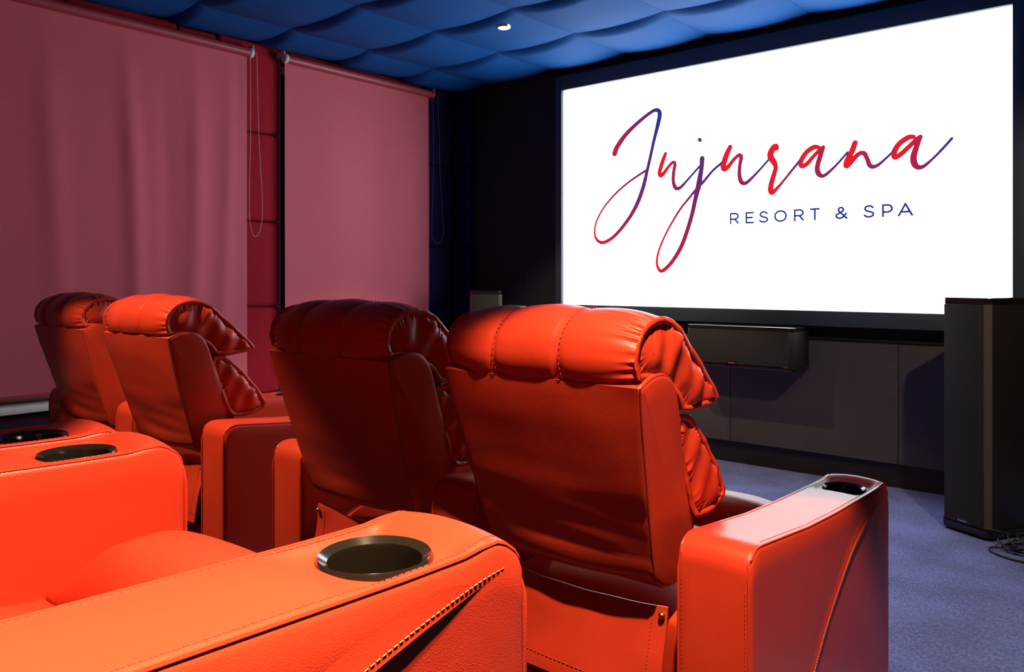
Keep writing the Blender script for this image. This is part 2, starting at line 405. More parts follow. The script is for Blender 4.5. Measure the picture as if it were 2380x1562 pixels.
def lin(c): return tuple(((v / 255) / 12.92 if v / 255 <= .04045 else ((v / 255 + .055) / 1.055) ** 2.4) for v in c)
REDC, BLUEC = np.array((232, 30, 42)), np.array((42, 50, 146))
STROKES = [
    [(-2.98, 1.995, 0.0401, 0.3), (-2.961, 2.036, 0.0374, 0.3), (-2.896, 2.109, 0.0318, 0.4), (-2.804, 2.177, 0.0262, 0.55), (-2.721, 2.226, 0.0233, 0.7), (-2.666, 2.248, 0.0232, 0.85), (-2.636, 2.236, 0.0282, 0.95), (-2.632, 2.205, 0.0308, 1), (-2.646, 2.145, 0.0283, 1), (-2.673, 2.053, 0.0232, 0.85), (-2.7, 1.948, 0.022, 0.8), (-2.725, 1.855, 0.0233, 0.75), (-2.755, 1.749, 0.0286, 0.65), (-2.797, 1.649, 0.0288, 0.55), (-2.853, 1.561, 0.0263, 0.45), (-2.932, 1.473, 0.0239, 0.35), (-3.005, 1.414, 0.0228, 0.2), (-3.075, 1.387, 0.023, 0.1), (-3.124, 1.405, 0.019, 0.05), (-3.146, 1.456, 0.0136, 0), (-3.132, 1.531, 0.0123, 0.05), (-3.079, 1.617, 0.0122, 0.15), (-2.99, 1.705, 0.0134, 0.25), (-2.889, 1.777, 0.0132, 0.4), (-2.79, 1.83, 0.0144, 0.5), (-2.734, 1.855, 0.0156, 0.55)],
    [(-2.589, 1.952, 0.023, 0.05), (-2.612, 1.898, 0.0281, 0), (-2.631, 1.84, 0.0282, 0), (-2.625, 1.815, 0.0307, 0), (-2.604, 1.823, 0.0256, 0.05), (-2.572, 1.859, 0.0204, 0.1), (-2.535, 1.891, 0.0203, 0.2), (-2.519, 1.877, 0.0228, 0.3), (-2.529, 1.825, 0.0228, 0.35), (-2.531, 1.767, 0.0228, 0.4), (-2.519, 1.729, 0.0253, 0.45), (-2.497, 1.718, 0.0227, 0.5), (-2.467, 1.733, 0.0188, 0.6), (-2.416, 1.781, 0.0137, 0.8), (-2.347, 1.846, 0.0124, 0.97)],
    [(-2.328, 1.895, 0.0321, 0.7), (-2.331, 1.842, 0.0296, 0.7), (-2.341, 1.786, 0.0321, 0.7), (-2.351, 1.73, 0.0371, 0.65), (-2.372, 1.651, 0.0298, 0.6), (-2.397, 1.549, 0.0274, 0.5), (-2.435, 1.435, 0.0275, 0.4), (-2.48, 1.332, 0.0277, 0.3), (-2.546, 1.24, 0.0254, 0.2), (-2.612, 1.187, 0.023, 0.1), (-2.642, 1.205, 0.018, 0), (-2.652, 1.253, 0.0154, 0), (-2.632, 1.336, 0.0128, 0.05), (-2.572, 1.452, 0.0127, 0.1), (-2.487, 1.577, 0.0138, 0.3), (-2.416, 1.654, 0.015, 0.45), (-2.359, 1.713, 0.0173, 0.6), (-2.316, 1.75, 0.0172, 0.7), (-2.254, 1.813, 0.0147, 0.85), (-2.19, 1.858, 0.0145, 1)],
    [(-2.14, 1.947, 0.0289, 0.05), (-2.164, 1.9, 0.0338, 0), (-2.184, 1.84, 0.0363, 0), (-2.177, 1.816, 0.0339, 0), (-2.152, 1.828, 0.0265, 0.05), (-2.116, 1.867, 0.0216, 0.15), (-2.081, 1.892, 0.0215, 0.28), (-2.068, 1.877, 0.0238, 0.3), (-2.077, 1.825, 0.0215, 0.35), (-2.079, 1.769, 0.0239, 0.38), (-2.069, 1.73, 0.0262, 0.4), (-2.05, 1.717, 0.0238, 0.45), (-2.023, 1.726, 0.019, 0.55), (-1.96, 1.781, 0.0129, 0.75), (-1.895, 1.846, 0.0116, 0.97)],
    [(-1.846, 1.909, 0.0278, 0), (-1.854, 1.921, 0.0347, 0), (-1.877, 1.897, 0.0372, 0), (-1.884, 1.864, 0.0372, 0), (-1.862, 1.826, 0.0325, 0), (-1.852, 1.796, 0.0255, 0.05), (-1.862, 1.756, 0.0278, 0.1), (-1.878, 1.704, 0.0302, 0.05), (-1.883, 1.665, 0.0326, 0), (-1.874, 1.649, 0.0302, 0), (-1.852, 1.663, 0.0208, 0.1), (-1.806, 1.711, 0.0138, 0.25), (-1.752, 1.773, 0.0137, 0.55), (-1.709, 1.822, 0.0136, 0.8)],
    [(-1.599, 1.887, 0.0201, 0.1), (-1.628, 1.891, 0.0269, 0.05), (-1.668, 1.868, 0.0270, 0), (-1.699, 1.825, 0.0280, 0), (-1.701, 1.791, 0.0250, 0), (-1.672, 1.796, 0.0250, 0.02), (-1.634, 1.834, 0.0215, 0.1), (-1.595, 1.872, 0.0210, 0.2), (-1.575, 1.886, 0.02, 0.25)],
    [(-1.575, 1.885, 0.0223, 0.25), (-1.593, 1.831, 0.0268, 0.28), (-1.608, 1.776, 0.0269, 0.3), (-1.603, 1.741, 0.0291, 0.35), (-1.585, 1.723, 0.0223, 0.42), (-1.56, 1.728, 0.0178, 0.5), (-1.505, 1.774, 0.0121, 0.75), (-1.441, 1.842, 0.0109, 0.97)],
    [(-1.401, 1.891, 0.0282, 0.05), (-1.416, 1.849, 0.0305, 0), (-1.443, 1.793, 0.0328, 0), (-1.447, 1.765, 0.0284, 0), (-1.425, 1.782, 0.0262, 0.05), (-1.387, 1.823, 0.0238, 0.15), (-1.355, 1.829, 0.0237, 0.25), (-1.336, 1.795, 0.0215, 0.32), (-1.325, 1.762, 0.0236, 0.38), (-1.307, 1.749, 0.0214, 0.45), (-1.279, 1.757, 0.016, 0.55), (-1.237, 1.791, 0.0117, 0.75), (-1.2, 1.826, 0.0105, 0.95)],
    [(-1.102, 1.89, 0.0208, 0.1), (-1.128, 1.889, 0.0271, 0.05), (-1.172, 1.861, 0.0270, 0), (-1.197, 1.820, 0.0290, 0), (-1.195, 1.789, 0.0240, 0), (-1.166, 1.803, 0.0250, 0.02), (-1.126, 1.838, 0.0240, 0.1), (-1.09, 1.872, 0.0225, 0.2), (-1.07, 1.887, 0.0207, 0.25)],
    [(-1.069, 1.886, 0.0207, 0.25), (-1.088, 1.834, 0.0269, 0.28), (-1.102, 1.782, 0.0312, 0.3), (-1.097, 1.745, 0.0311, 0.35), (-1.08, 1.726, 0.0248, 0.42), (-1.054, 1.728, 0.0186, 0.5), (-1.015, 1.759, 0.0123, 0.65), (-0.972, 1.802, 0.0122, 0.8), (-0.92, 1.86, 0.0121, 1)],
    [(-2.346, 2.017, 0.0223, 0.65), (-2.341, 2.012, 0.0222, 0.65)],
]
STROKE_OF = ['J', 'u', 'j', 'u', 'r', 'a', 'a', 'n', 'a', 'a', 'j']
def stroke_mesh(name, strokes, n=None, y0=SY - .0012):
    """flat ribbon with round ends, colour running along it"""
    V = []; F = []; C = []
    for si, st in enumerate(strokes):
        yy = y0 - .0004 * si
        m = n or max(14, len(st) * 9)
        Q = catmull([(a, c, w_, t) for a, c, w_, t in st], m, False)
        P = Q[:, :2]
        T = np.gradient(P, axis=0); T /= np.linalg.norm(T, axis=1)[:, None] + 1e-9
        N = np.stack([-T[:, 1], T[:, 0]], 1)
        base = len(V)
        def put(p, t):
            V.append((p[0], yy, p[1]))
            C.append((*lin(REDC + (BLUEC - REDC) * min(max(t, 0), 1)), 1))
        for k in range(m):
            put(P[k] + N[k] * (Q[k, 2] + .0024) / 2, Q[k, 3]); put(P[k] - N[k] * (Q[k, 2] + .0024) / 2, Q[k, 3])
        for k in range(m - 1):
            a = base + 2 * k; F.append((a, a + 1, a + 3, a + 2))
        for k, sgn in ((0, -1), (m - 1, 1)):
            c0 = len(V); put(P[k], Q[k, 3])
            for q in range(9):
                ang = -PI / 2 + PI * q / 8
                put(P[k] + (T[k] * sgn * math.cos(ang) + N[k] * math.sin(ang)) * (Q[k, 2] + .0024) / 2, Q[k, 3])
            for q in range(8): F.append((c0, c0 + 1 + q, c0 + 2 + q))
    me = bpy.data.meshes.new(name)
    me.from_pydata(V, [], F)
    at = me.color_attributes.new('ink', 'FLOAT_COLOR', 'POINT')
    at.data.foreach_set('color', np.array(C, np.float32).ravel())
    me.materials.append(INK)
    return me
for nm, idx in [('script_letter', [0]), ('script_letter', [1]), ('script_letter', [2, 10]), ('script_letter', [3]), ('script_letter', [4]),
                ('script_letter', [5, 6]), ('script_letter', [7]), ('script_letter', [8, 9])]:
    rel(link(nm, stroke_mesh(nm, [STROKES[i] for i in idx])), scr)

def arc(cx, cy, rx, ry, a0, a1, n=14):
    return [(cx + rx * math.cos(R(a0 + (a1 - a0) * k / n)), cy + ry * math.sin(R(a0 + (a1 - a0) * k / n))) for k in range(n + 1)]
GLYPH = {   # thin geometric capitals, unit box
    'R': [[(0, 0), (0, 1), (.55, 1)] + arc(.55, .72, .42, .28, 90, -90) + [(0, .44)], [(.55, .44), (1, 0)]],
    'E': [[(1, 1), (0, 1), (0, 0), (1, 0)], [(0, .51), (.88, .51)]],
    'S': [[(.94, .86)] + arc(.5, .76, .44, .24, 55, 200) + [(.22, .57), (.5, .5), (.8, .42)] + arc(.5, .24, .5, .24, 35, -120) + [(.02, .14)]],
    'O': [arc(.5, .5, .5, .5, 0, 360, 40)],
    'T': [[(0, 1), (1, 1)], [(.5, 1), (.5, 0)]],
    'P': [[(0, 0), (0, 1), (.5, 1)] + arc(.5, .68, .5, .32, 90, -90) + [(0, .36)]],
    'A': [[(0, 0), (.5, 1), (1, 0)], [(.2, .3), (.8, .3)]],
    '&': [[(1, 0), (.27, .66)] + arc(.46, .80, .24, .2, 200, -60) + [(.22, .44)] + arc(.36, .23, .36, .23, 130, 290) + [(.72, .14), (.95, .44)]],
}
LETTERS = [('R', -2.142, -2.081), ('E', -2.040, -1.986), ('S', -1.955, -1.897), ('O', -1.862, -1.784), ('R', -1.744, -1.683), ('T', -1.652, -1.592),
           ('&', -1.508, -1.441), ('S', -1.356, -1.299), ('P', -1.260, -1.204), ('A', -1.180, -1.104)]
LW = 0.0110
for ch, x0, x1 in LETTERS:
    V = []; F = []
    for st in GLYPH[ch]:
        h = LW / 2
        P = np.array([(x0 + h + (x1 - x0 - LW) * a, 1.470 + h + (.071 - LW) * c) for a, c in st])
        for k in range(len(P) - 1):
            d = P[k + 1] - P[k]; L = np.linalg.norm(d)
            if L < 1e-6: continue
            d = d / L; nn = np.array((-d[1], d[0])) * h
            ex = d * h * (1.0 if (k == 0 or k == len(P) - 2 or len(P) < 6) else .45)
            a, c = P[k] - ex, P[k + 1] + ex
            if ch in 'RPESOA&T' and len(st) == 2: a, c = P[k] - d * h * .6, P[k + 1] + d * h * .6
            i = len(V)
            V += [(q[0], SY - .0012 - .00002 * len(F), q[1]) for q in (a + nn, a - nn, c - nn, c + nn)]
            F.append((i, i + 1, i + 2, i + 3))
    me = bpy.data.meshes.new('capital_letter'); me.from_pydata(V, [], F)
    at = me.color_attributes.new('ink', 'FLOAT_COLOR', 'POINT')
    at.data.foreach_set('color', np.array([(*lin(BLUEC), 1)] * len(V), np.float32).ravel())
    me.materials.append(INK)
    rel(link('capital_letter', me), scr)

# ------------------------------------------------------------------ recliners
def pillow(profile, spine, hw, inset=0.026, gather=0.006, freq=26, grooves=(), nx=60, nv=140, bulge=0.02, seed=0, mask=None, wrk=.005):
    P = catmull(profile, nv); N = normals2(P); t = np.arange(nv) / nv
    ph = seed * 1.7
    mod = 1.5 * np.sin(2 * PI * 4 * t + ph) + 1.1 * np.sin(2 * PI * 9 * t + 2 * ph)
    g1 = .75 - 1.5 * np.abs(np.sin(PI * freq * t + mod)) + .35 * np.sin(2 * PI * freq * .57 * t + 2.1 + ph)
    g1 *= 0.65 + 0.35 * np.sin(2 * PI * 6 * t + ph)
    span = .034 + .022 * np.sin(2 * PI * 7 * t + 1.1 + ph) * np.sin(2 * PI * 3 * t)
    mk = np.ones(nv) if mask is None else np.array([mask(p) for p in P])
    C = P.mean(0)
    V = []; F = []
    for i in range(nx + 1):
        a = 2 * i / nx - 1
        u = .45 * a + .55 * math.sin(a * PI / 2)
        d = hw * (1 - abs(u))
        ins = inset * abs(u) ** 4
        reach = np.exp(-(d / span) ** 1.3)
        gr = -sum(.0065 * math.exp(-((u - g) * hw / .006) ** 2) + .004 * math.exp(-((u - g) * hw / .03) ** 2) for g in grooves)
        dsp = -ins + gather * reach * g1 * mk + gr
        sag = np.array([noise.noise((u * 2.2 + seed, p[0] * 7, p[1] * 7)) * .0045 for p in P])
        Q = P + N * (dsp + sag)[:, None]
        for q in Q: V.append((u * hw, q[0], q[1]))
    for i in range(nx):
        for k in range(nv):
            l = (k + 1) % nv
            F.append((i * nv + k, i * nv + l, (i + 1) * nv + l, (i + 1) * nv + k))
    sp = catmull(spine, 40, False)
    Es = P - N * inset
    near = np.array([np.argmin(np.linalg.norm(sp - e, axis=1)) for e in Es], float)
    anchor = np.stack([np.interp(near, np.arange(40), sp[:, 0]), np.interp(near, np.arange(40), sp[:, 1])], 1)
    for _ in range(14): anchor = (np.roll(anchor, 1, 0) + 2 * anchor + np.roll(anchor, -1, 0)) / 4
    for side, ring in ((-1, 0), (1, nx)):
        prev = [ring * nv + k for k in range(nv)]
        for s in (.95, .88, .78, .66, .52, .38, .24, .10, -.05):
            cur = []
            for k in range(nv):
                p = anchor[k] + (Es[k] - anchor[k]) * s
                f1 = math.exp(-(1 - s) * 7)
                fold = math.sin(p[0] * 95 - p[1] * 40 + ph) * .5 + math.sin(p[0] * 61 + p[1] * 33 + 1.3 + ph) * .5
                wr = wrk * g1[k] * mk[k] * f1 * (1 - f1) * 3 + .0048 * fold * min(1, (1 - s) * 5) + .008 * min(1, (1 - s) * 4) * noise.noise((p[0] * 13 + seed, p[1] * 13, seed + 2.2))
                x = side * (hw - .004 + bulge * (1 - max(s, 0) ** 2.4) + wr)
                cur.append(len(V)); V.append((x, p[0], p[1]))
            for k in range(nv):
                l = (k + 1) % nv
                F.append((prev[k], prev[l], cur[l], cur[k]))
            prev = cur
    # gathered flange standing around each end
    fl = []
    for side, ring in ((-1, 0), (1, nx)):
        fv = []; ff = []
        for k in range(nv):
            p = np.array((0, Es[k][0], Es[k][1])); n = N[k]
            wob = (.0005 * math.sin(2 * PI * 24 * t[k] + ph) + .0013 * math.sin(2 * PI * 9 * t[k] + ph)) * mk[k]
            lo = -.006; hi = .0075 * (.45 + .55 * mk[k]) + .0004 * g1[k]
            for (h, dx) in ((lo, -.0022), (hi, -.0018), (hi + .0012, 0), (hi, .0018), (lo, .0022)):
                q = p[1:] + n * h
                fv.append((side * hw + dx + wob * (1 if h > 0 else 0), q[0], q[1]))
        for k in range(nv):
            l = (k + 1) % nv
            for c in range(5):
                d_ = (c + 1) % 5
                ff.append((k * 5 + c, k * 5 + d_, l * 5 + d_, l * 5 + c))
        fl.append((fv, ff))
    return V, F, fl, P, N

HEAD = [(-.112, .926), (-.131, .950), (-.136, .985), (-.124, 1.025), (-.090, 1.058), (-.040, 1.075), (.012, 1.073), (.062, 1.050), (.115, 1.005), (.170, .957),
        (.222, .907), (.240, .876), (.222, .854), (.165, .844), (.105, .842), (.055, .850), (.022, .885), (-.050, .918)]
LUMB = [(.058, .858), (.100, .862), (.140, .840), (.188, .795), (.245, .730), (.280, .676), (.274, .643), (.230, .625), (.165, .620), (.120, .640), (.075, .740), (.050, .810)]
def outer(p): return 1.0
def head_mask(p): return .35 if (p[1] < .90 and p[0] < .17) or (p[0] > -.10 and p[1] < .935 and p[0] < .1) else 1.0

CACHE = {}
def cached(key, fn):
    if key not in CACHE: CACHE[key] = fn()
    return CACHE[key]

def build_headrest():
    v, f, fl, P, N = pillow(HEAD, [(-.065, .990), (.0, .985), (.06, .955), (.12, .915), (.175, .882)], .245, grooves=(-.40, .30), mask=head_mask, seed=1, freq=46, gather=.0082, nv=340, bulge=.012, nx=72)
    me = mesh('headrest', v, f, LEATHER)
    fm = [mesh('gathered_flange', a, c, LEATHER) for a, c in fl]
    # stitched seams across the roll
    sm = []
    top = [k for k in range(len(P)) if not (P[k][1] < .9 and -.1 < P[k][0] < .2)]
    for g in (-.40, .30):
        mb = MB(); x = g * .245 + .006
        pts = [(x, P[k][0] - N[k][0] * .0028, P[k][1] - N[k][1] * .0028) for k in range(0, 150, 2)]
        for a in range(0, len(pts) - 1, 2):
            p, q = Vector(pts[a]), Vector(pts[a + 1])
            mb.tube([p, p + (q - p) * .9], .0011, 5)
        sm.append(mb.mesh('stitching', THREAD_RED))
    return me, fm, sm
def build_lumbar():
    v, f, fl, P, N = pillow(LUMB, [(.105, .815), (.150, .755), (.190, .700), (.215, .665)], .234, grooves=(-.40, .30), seed=5, freq=36, gather=.0065, inset=.016, mask=outer, nx=56, nv=260, bulge=.012)
    return mesh('lumbar_cushion', v, f, LEATHER), [mesh('gathered_flange', a, c, LEATHER) for a, c in fl], []

BACKP = [(-.117, .930), (-.099, .858), (-.061, .730), (-.021, .600), (.003, .528), (.018, .522), (.050, .500), (.110, .50), (.160, .560), (.152, .640), (.104, .712), (.075, .786), (.050, .862),
         (.030, .912), (.004, .942), (-.030, .953), (-.075, .950)]
def build_back():
    # densify with nearly straight rear edge
    pts = []
    for i, p in enumerate(BACKP):
        q = BACKP[(i + 1) % len(BACKP)]
        L = math.dist(p, q); n = max(1, int(L / .014))
        for k in range(n): pts.append((p[0] + (q[0] - p[0]) * k / n, p[1] + (q[1] - p[1]) * k / n))
    P = np.array(pts)
    keep = P[:, 0] < -.1
    for _ in range(2):      # soften everything but the sharp rear top edge
        Q = (np.roll(P, 1, 0) + 2 * P + np.roll(P, -1, 0)) / 4
        P = np.where((np.arange(len(P)) < 1)[:, None], P, Q)
    N = normals2(P); nv = len(P)
    hw = lambda z: .215 + .041 * (z - .5) / .43
    st = [(-1, .011), (-.995, .006), (-.985, .0022), (-.965, 0)] + [(a, 0) for a in np.linspace(-.93, .93, 44)] + [(.965, 0), (.985, .0022), (.995, .006), (1, .011)]
    V = []; F = []
    for u, ins in st:
        for k in range(nv):
            p = P[k] - N[k] * ins
            x = u * hw(p[1])
            rear = 1.0 if (N[k][0] < -.6) else 0.0
            low_ = max(0, min(1, (.78 - p[1]) / .25))
            d = rear * (noise.noise((x * 5, p[1] * 6, 3.1)) * .004 + low_ * noise.noise((x * 4 + p[1] * 9, p[1] * 26, 7.7)) * .0065)
            d += rear * .006 * (1 - u * u) - rear * .012 * math.exp(-((p[1] - .93) / .02) ** 2) * 0
            edge = (1 - abs(u)) < .02
            if edge: d *= .2
            z = p[1] + N[k][1] * d
            if p[1] < .56 and rear: z -= .012 * (1 - u * u)
            V.append((x, p[0] + N[k][0] * d, z))
    m = len(st)
    for i in range(m - 1):
        for k in range(nv):
            l = (k + 1) % nv
            F.append((i * nv + k, i * nv + l, (i + 1) * nv + l, (i + 1) * nv + k))
    for ring in (0, m - 1):
        E = [V[ring * nv + k] for k in range(nv)]
        prev = [ring * nv + k for k in range(nv)]
        c = np.array(E).mean(0)
        sgn = -1 if ring == 0 else 1
        for s in (.85, .55, .25):
            cur = []
            for k in range(nv):
                p = c + (np.array(E[k]) - c) * s
                hwz = hw(p[2])
                cur.append(len(V)); V.append((sgn * (hwz + .006 * (1 - s)), p[1], p[2]))
            for k in range(nv):
                l = (k + 1) % nv; F.append((prev[k], prev[l], cur[l], cur[k]))
            prev = cur
        F.append(tuple(prev))
    me = mesh('backrest', V, F, LEATHER, True, 70)
    # seams: along both rear edges and over the shoulder
    seams = []
    for sg in (-1, 1):
        idx = [k for k in range(nv) if N[k][0] < -.5 and P[k][1] > .53]
        idx.sort(key=lambda k: P[k][1])
        pts = [(sg * (hw(P[k][1]) - .0035), P[k][0] - N[k][0] * .0035, P[k][1] - N[k][1] * .002) for k in idx]
        sh = [k for k in range(nv) if P[k][1] > .935 and N[k][1] > .2]
        sh.sort(key=lambda k: P[k][0])
        pts += [(sg * (hw(P[k][1]) - .0045), P[k][0] - N[k][0] * .0035, P[k][1] - N[k][1] * .0035) for k in sh]
        seams.append(MB().tube(pts, .0024, 6).mesh('seam', SEAM))
    return me, seams

def build_skirt():
    n, m = 40, 26; V = []; F = []
    for layer in (0, 1):
        for i in range(n + 1):
            for j in range(m + 1):
                u = i / n * 2 - 1; s = j / m
                x = u * (.226 + .004 * s)
                z = .520 - .060 * (1 - .25 * u * u) * (1 - s) - (.520 - .275) * s
                y = .034 - .036 * s + .004 * math.sin(3.1 * u + 2.4 * s) * s + .005 * noise.noise((u * 2.4, s * 2.2, 1.3)) + .004 * math.sin(5 * s + u)
                V.append((x, y + layer * .004, z))
    k = (n + 1) * (m + 1)
    for i in range(n):
        for j in range(m):
            a = i * (m + 1) + j
            F.append((a, a + 1, a + m + 2, a + m + 1)); F.append((k + a, k + a + m + 1, k + a + m + 2, k + a + 1))
    rim = [i * (m + 1) for i in range(n + 1)] + [n * (m + 1) + j for j in range(1, m + 1)] + [i * (m + 1) + m for i in range(n - 1, -1, -1)] + [j for j in range(m - 1, 0, -1)]
    for a in range(len(rim)):
        c = (a + 1) % len(rim); F.append((rim[a], rim[c], k + rim[c], k + rim[a]))
    me = mesh('skirt', V, F, LEATHER, True, 60)
    st = MB()
    jj = m - 4
    for i in range(n):
        p = Vector(V[i * (m + 1) + jj]); q = Vector(V[(i + 1) * (m + 1) + jj]); o = Vector((0, -.0008, 0))
        st.tube([p + o, p + (q - p) * .62 + o], .0011, 5)
    for i in (3, n - 3):
        for j in range(2, m - 1):
            p = Vector(V[i * (m + 1) + j]); q = Vector(V[i * (m + 1) + j + 1]); o = Vector((0, -.0008, 0))
            st.tube([p + o, p + (q - p) * .62 + o], .0011, 5)
    bp = [(sg * .217, V[(n // 2 + sg * (n // 2 - 1)) * (m + 1) + 2][1] - .005, V[(n // 2 + sg * (n // 2 - 1)) * (m + 1) + 2][2]) for sg in (-1, 1)]
    return me, st.mesh('stitching', THREAD_RED), bp

def cushion_mesh(name, x0, x1, y0, y1, z0, zt, dome, n=28):
    """soft block: rounded plan, domed top"""
    V = []; F = []
    def top(a, c):
        qa = 1 - abs(2 * a - 1) ** 3.2; qc = 1 - abs(2 * c - 1) ** 3.0
        return zt + dome * (qa * qc) ** .8
    for i in range(n + 1):
        for j in range(n + 1):
            a, c = i / n, j / n
            V.append((x0 + (x1 - x0) * a, y0 + (y1 - y0) * c, top(a, c) + .003 * noise.noise((a * 4, c * 4, zt * 10))))
    for i in range(n):
        for j in range(n):
            k = i * (n + 1) + j; F.append((k, k + n + 1, k + n + 2, k + 1))
    rim = [i * (n + 1) for i in range(n + 1)] + [n * (n + 1) + j for j in range(1, n + 1)] + [i * (n + 1) + n for i in range(n - 1, -1, -1)] + [j for j in range(n - 1, 0, -1)]
    prev = rim
    cx, cy = (x0 + x1) / 2, (y0 + y1) / 2
    for zz, s in ((zt - .012, 1.006), (zt - .05, 1.006), (z0, .99)):
        cur = []
        for k in rim:
            cur.append(len(V)); V.append((cx + (V[k][0] - cx) * s, cy + (V[k][1] - cy) * s, zz))
        for a in range(len(rim)):
            c = (a + 1) % len(rim); F.append((prev[a], prev[c], cur[c], cur[a]))
        prev = cur
    F.append(tuple(prev))
    return mesh(name, V, F, LEATHER, True, 60)

AW, AL, CUPY, CUPR = 0.075, 0.880, 0.752, 0.052
def arm_line(y): return np.interp(y, [0, .06, .30, .47, .72, .83, .90], [.640, .634, .611, .602, .595, .594, .592])
def arm_top(x, y):
    """height of the padded top at (x, y), before the end roundings"""
    e = abs(x) / AW
    base = arm_line(y) + .004 * (1 - e ** 2)
    dip = sstep(.655, .705, y) * (1 - sstep(.785, .835, y)) * (1 - sstep(.62, .90, e))
    hump = .009 * sstep(.79, .84, y) * (1 - .5 * e ** 2)
    return base - .011 * dip + hump
def arm_z(x, y):
    z = arm_top(x, y)
    r = .055
    if y < r: z -= r - math.sqrt(max(0, r * r - (r - y) ** 2))
    r2 = .050
    if y > AL - r2: z -= r2 - math.sqrt(max(0, r2 * r2 - (y - AL + r2) ** 2))
    return z
def arm_w(y):
    w_ = AW
    r = .012
    for d in (y, AL - y):
        if d < r: w_ -= r - math.sqrt(max(0, r * r - (r - d) ** 2))
    return w_
def build_arm(side):
    ysn = [0, .0012, .003, .006, .010, .016, .024, .034, .045, .058] + list(np.linspace(.08, .64, 15)) + list(np.linspace(.65, .84, 42)) + [.846, .852, .858, .863, .868, .872, .875, .8775, .879, .880]
    nt_, ns = 32, 16
    V = []; F = []; rings = []
    for y in ysn:
        w_ = arm_w(y); ring = []
        rr = .010
        zl = arm_z(-w_, y) - rr
        for k in range(ns):      # left side upward
            s = k / (ns - 1); z = .03 + (zl - .03) * s
            bul = .006 * math.sin(PI * s) * math.sin(PI * min(max(y / AL, 0), 1)) ** .5
            ring.append((-w_ - bul, y, z))
        for k in range(nt_ + 1):
            x = -w_ + 2 * w_ * k / nt_
            e = w_ - abs(x); cr_ = 0
            if e < rr: cr_ = rr - math.sqrt(max(0, rr * rr - (rr - e) ** 2))
            xx = x
            ring.append((xx, y, arm_z(x, y) - cr_))
        zr = arm_z(w_, y) - rr
        for k in range(ns):
            s = 1 - k / (ns - 1); z = .03 + (zr - .03) * s
            bul = .006 * math.sin(PI * s) * math.sin(PI * min(max(y / AL, 0), 1)) ** .5
            ring.append((w_ + bul, y, z))
        rings.append(ring)
    m = len(rings[0])
    V = [p for rg in rings for p in rg]
    for i in range(len(rings) - 1):
        for k in range(m):
            l = (k + 1) % m
            F.append((i * m + k, i * m + l, (i + 1) * m + l, (i + 1) * m + k))
    F.append(tuple(range(m))); F.append(tuple((len(rings) - 1) * m + k for k in range(m)))
    me = mesh('armrest', V, F, LEATHER, False)
    # merge doubled points, cut the cup well
    bm = bmesh.new(); bm.from_mesh(me); bmesh.ops.remove_doubles(bm, verts=bm.verts, dist=1e-6)
    bmesh.ops.recalc_face_normals(bm, faces=bm.faces); bm.to_mesh(me); bm.free()
    zc = arm_line(CUPY) - .0065
    cyl = MB(); cyl.prism([(CUPR * .93 * math.cos(2 * PI * k / 40), CUPY + CUPR * .93 * math.sin(2 * PI * k / 40)) for k in range(40)], zc - .075, zc + .10)
    co = link('cutter', cyl.mesh('cutter', None, smooth=False)); ao = link('cut_arm', me)
    md = ao.modifiers.new('well', 'BOOLEAN'); md.operation = 'DIFFERENCE'; md.object = co; md.solver = 'EXACT'
    dg = bpy.context.evaluated_depsgraph_get()
    cut = bpy.data.meshes.new_from_object(ao.evaluated_get(dg))
    bpy.data.objects.remove(ao, do_unlink=True); bpy.data.objects.remove(co, do_unlink=True)
    cut.name = 'armrest'
    if not cut.materials: cut.materials.append(LEATHER)
    cut.shade_smooth(); cut.set_sharp_from_angle(angle=R(50))
    parts = []
    # piping along both top edges, running down the back edge
    for sg in (-1, 1):
        pts = []
        for z in np.linspace(.10, .575, 10): pts.append((sg * (AW - .004), -.0005, z))
        for y in (.004, .012, .024, .04, .06):
            pts.append((sg * (arm_w(y) - .005), y, arm_z(arm_w(y), y) - .0014))
        for y in np.linspace(.10, .84, 34): pts.append((sg * (AW - .005), y, arm_z(AW, y) - .0014))
        for y in (.852, .864, .873, .8785): pts.append((sg * (arm_w(y) - .005), y, arm_z(arm_w(y), y) - .0016))
        for z in np.linspace(.535, .10, 9): pts.append((sg * (AW - .004), AL + .0003, z))
        parts.append(('piping', MB().tube(pts, .0026, 6).mesh('piping', LEATHER)))
        st = MB()
        yy = .07
        while yy < .845:
            p = [(sg * (AW - .0125), y, arm_z(AW - .0125, y) + .0003) for y in (yy, yy + .0052)]
            st.tube(p, .00065, 5); yy += .0072
        for z in np.arange(.12, .56, .0085):
            st.tube([(sg * (AW - .011), -.0006, z), (sg * (AW - .011), -.0006, z + .0052)], .00065, 5)
        parts.append(('stitching', st.mesh('stitching', THREAD_RED)))
    # overlapping side panel whose diagonal hem runs from the front top corner to the floor
    diag = catmull([(.858, .566), (.800, .560), (.703, .540), (.620, .515), (.541, .482), (.411, .398), (.320, .322), (.255, .240), (.190, .120), (.170, .04)], 60, False)
    V = []; F = []; nn = 9
    T = np.gradient(diag, axis=0); T /= np.linalg.norm(T, axis=1)[:, None]
    Nn = np.stack([T[:, 1], -T[:, 0]], 1)        # toward the rear/top side
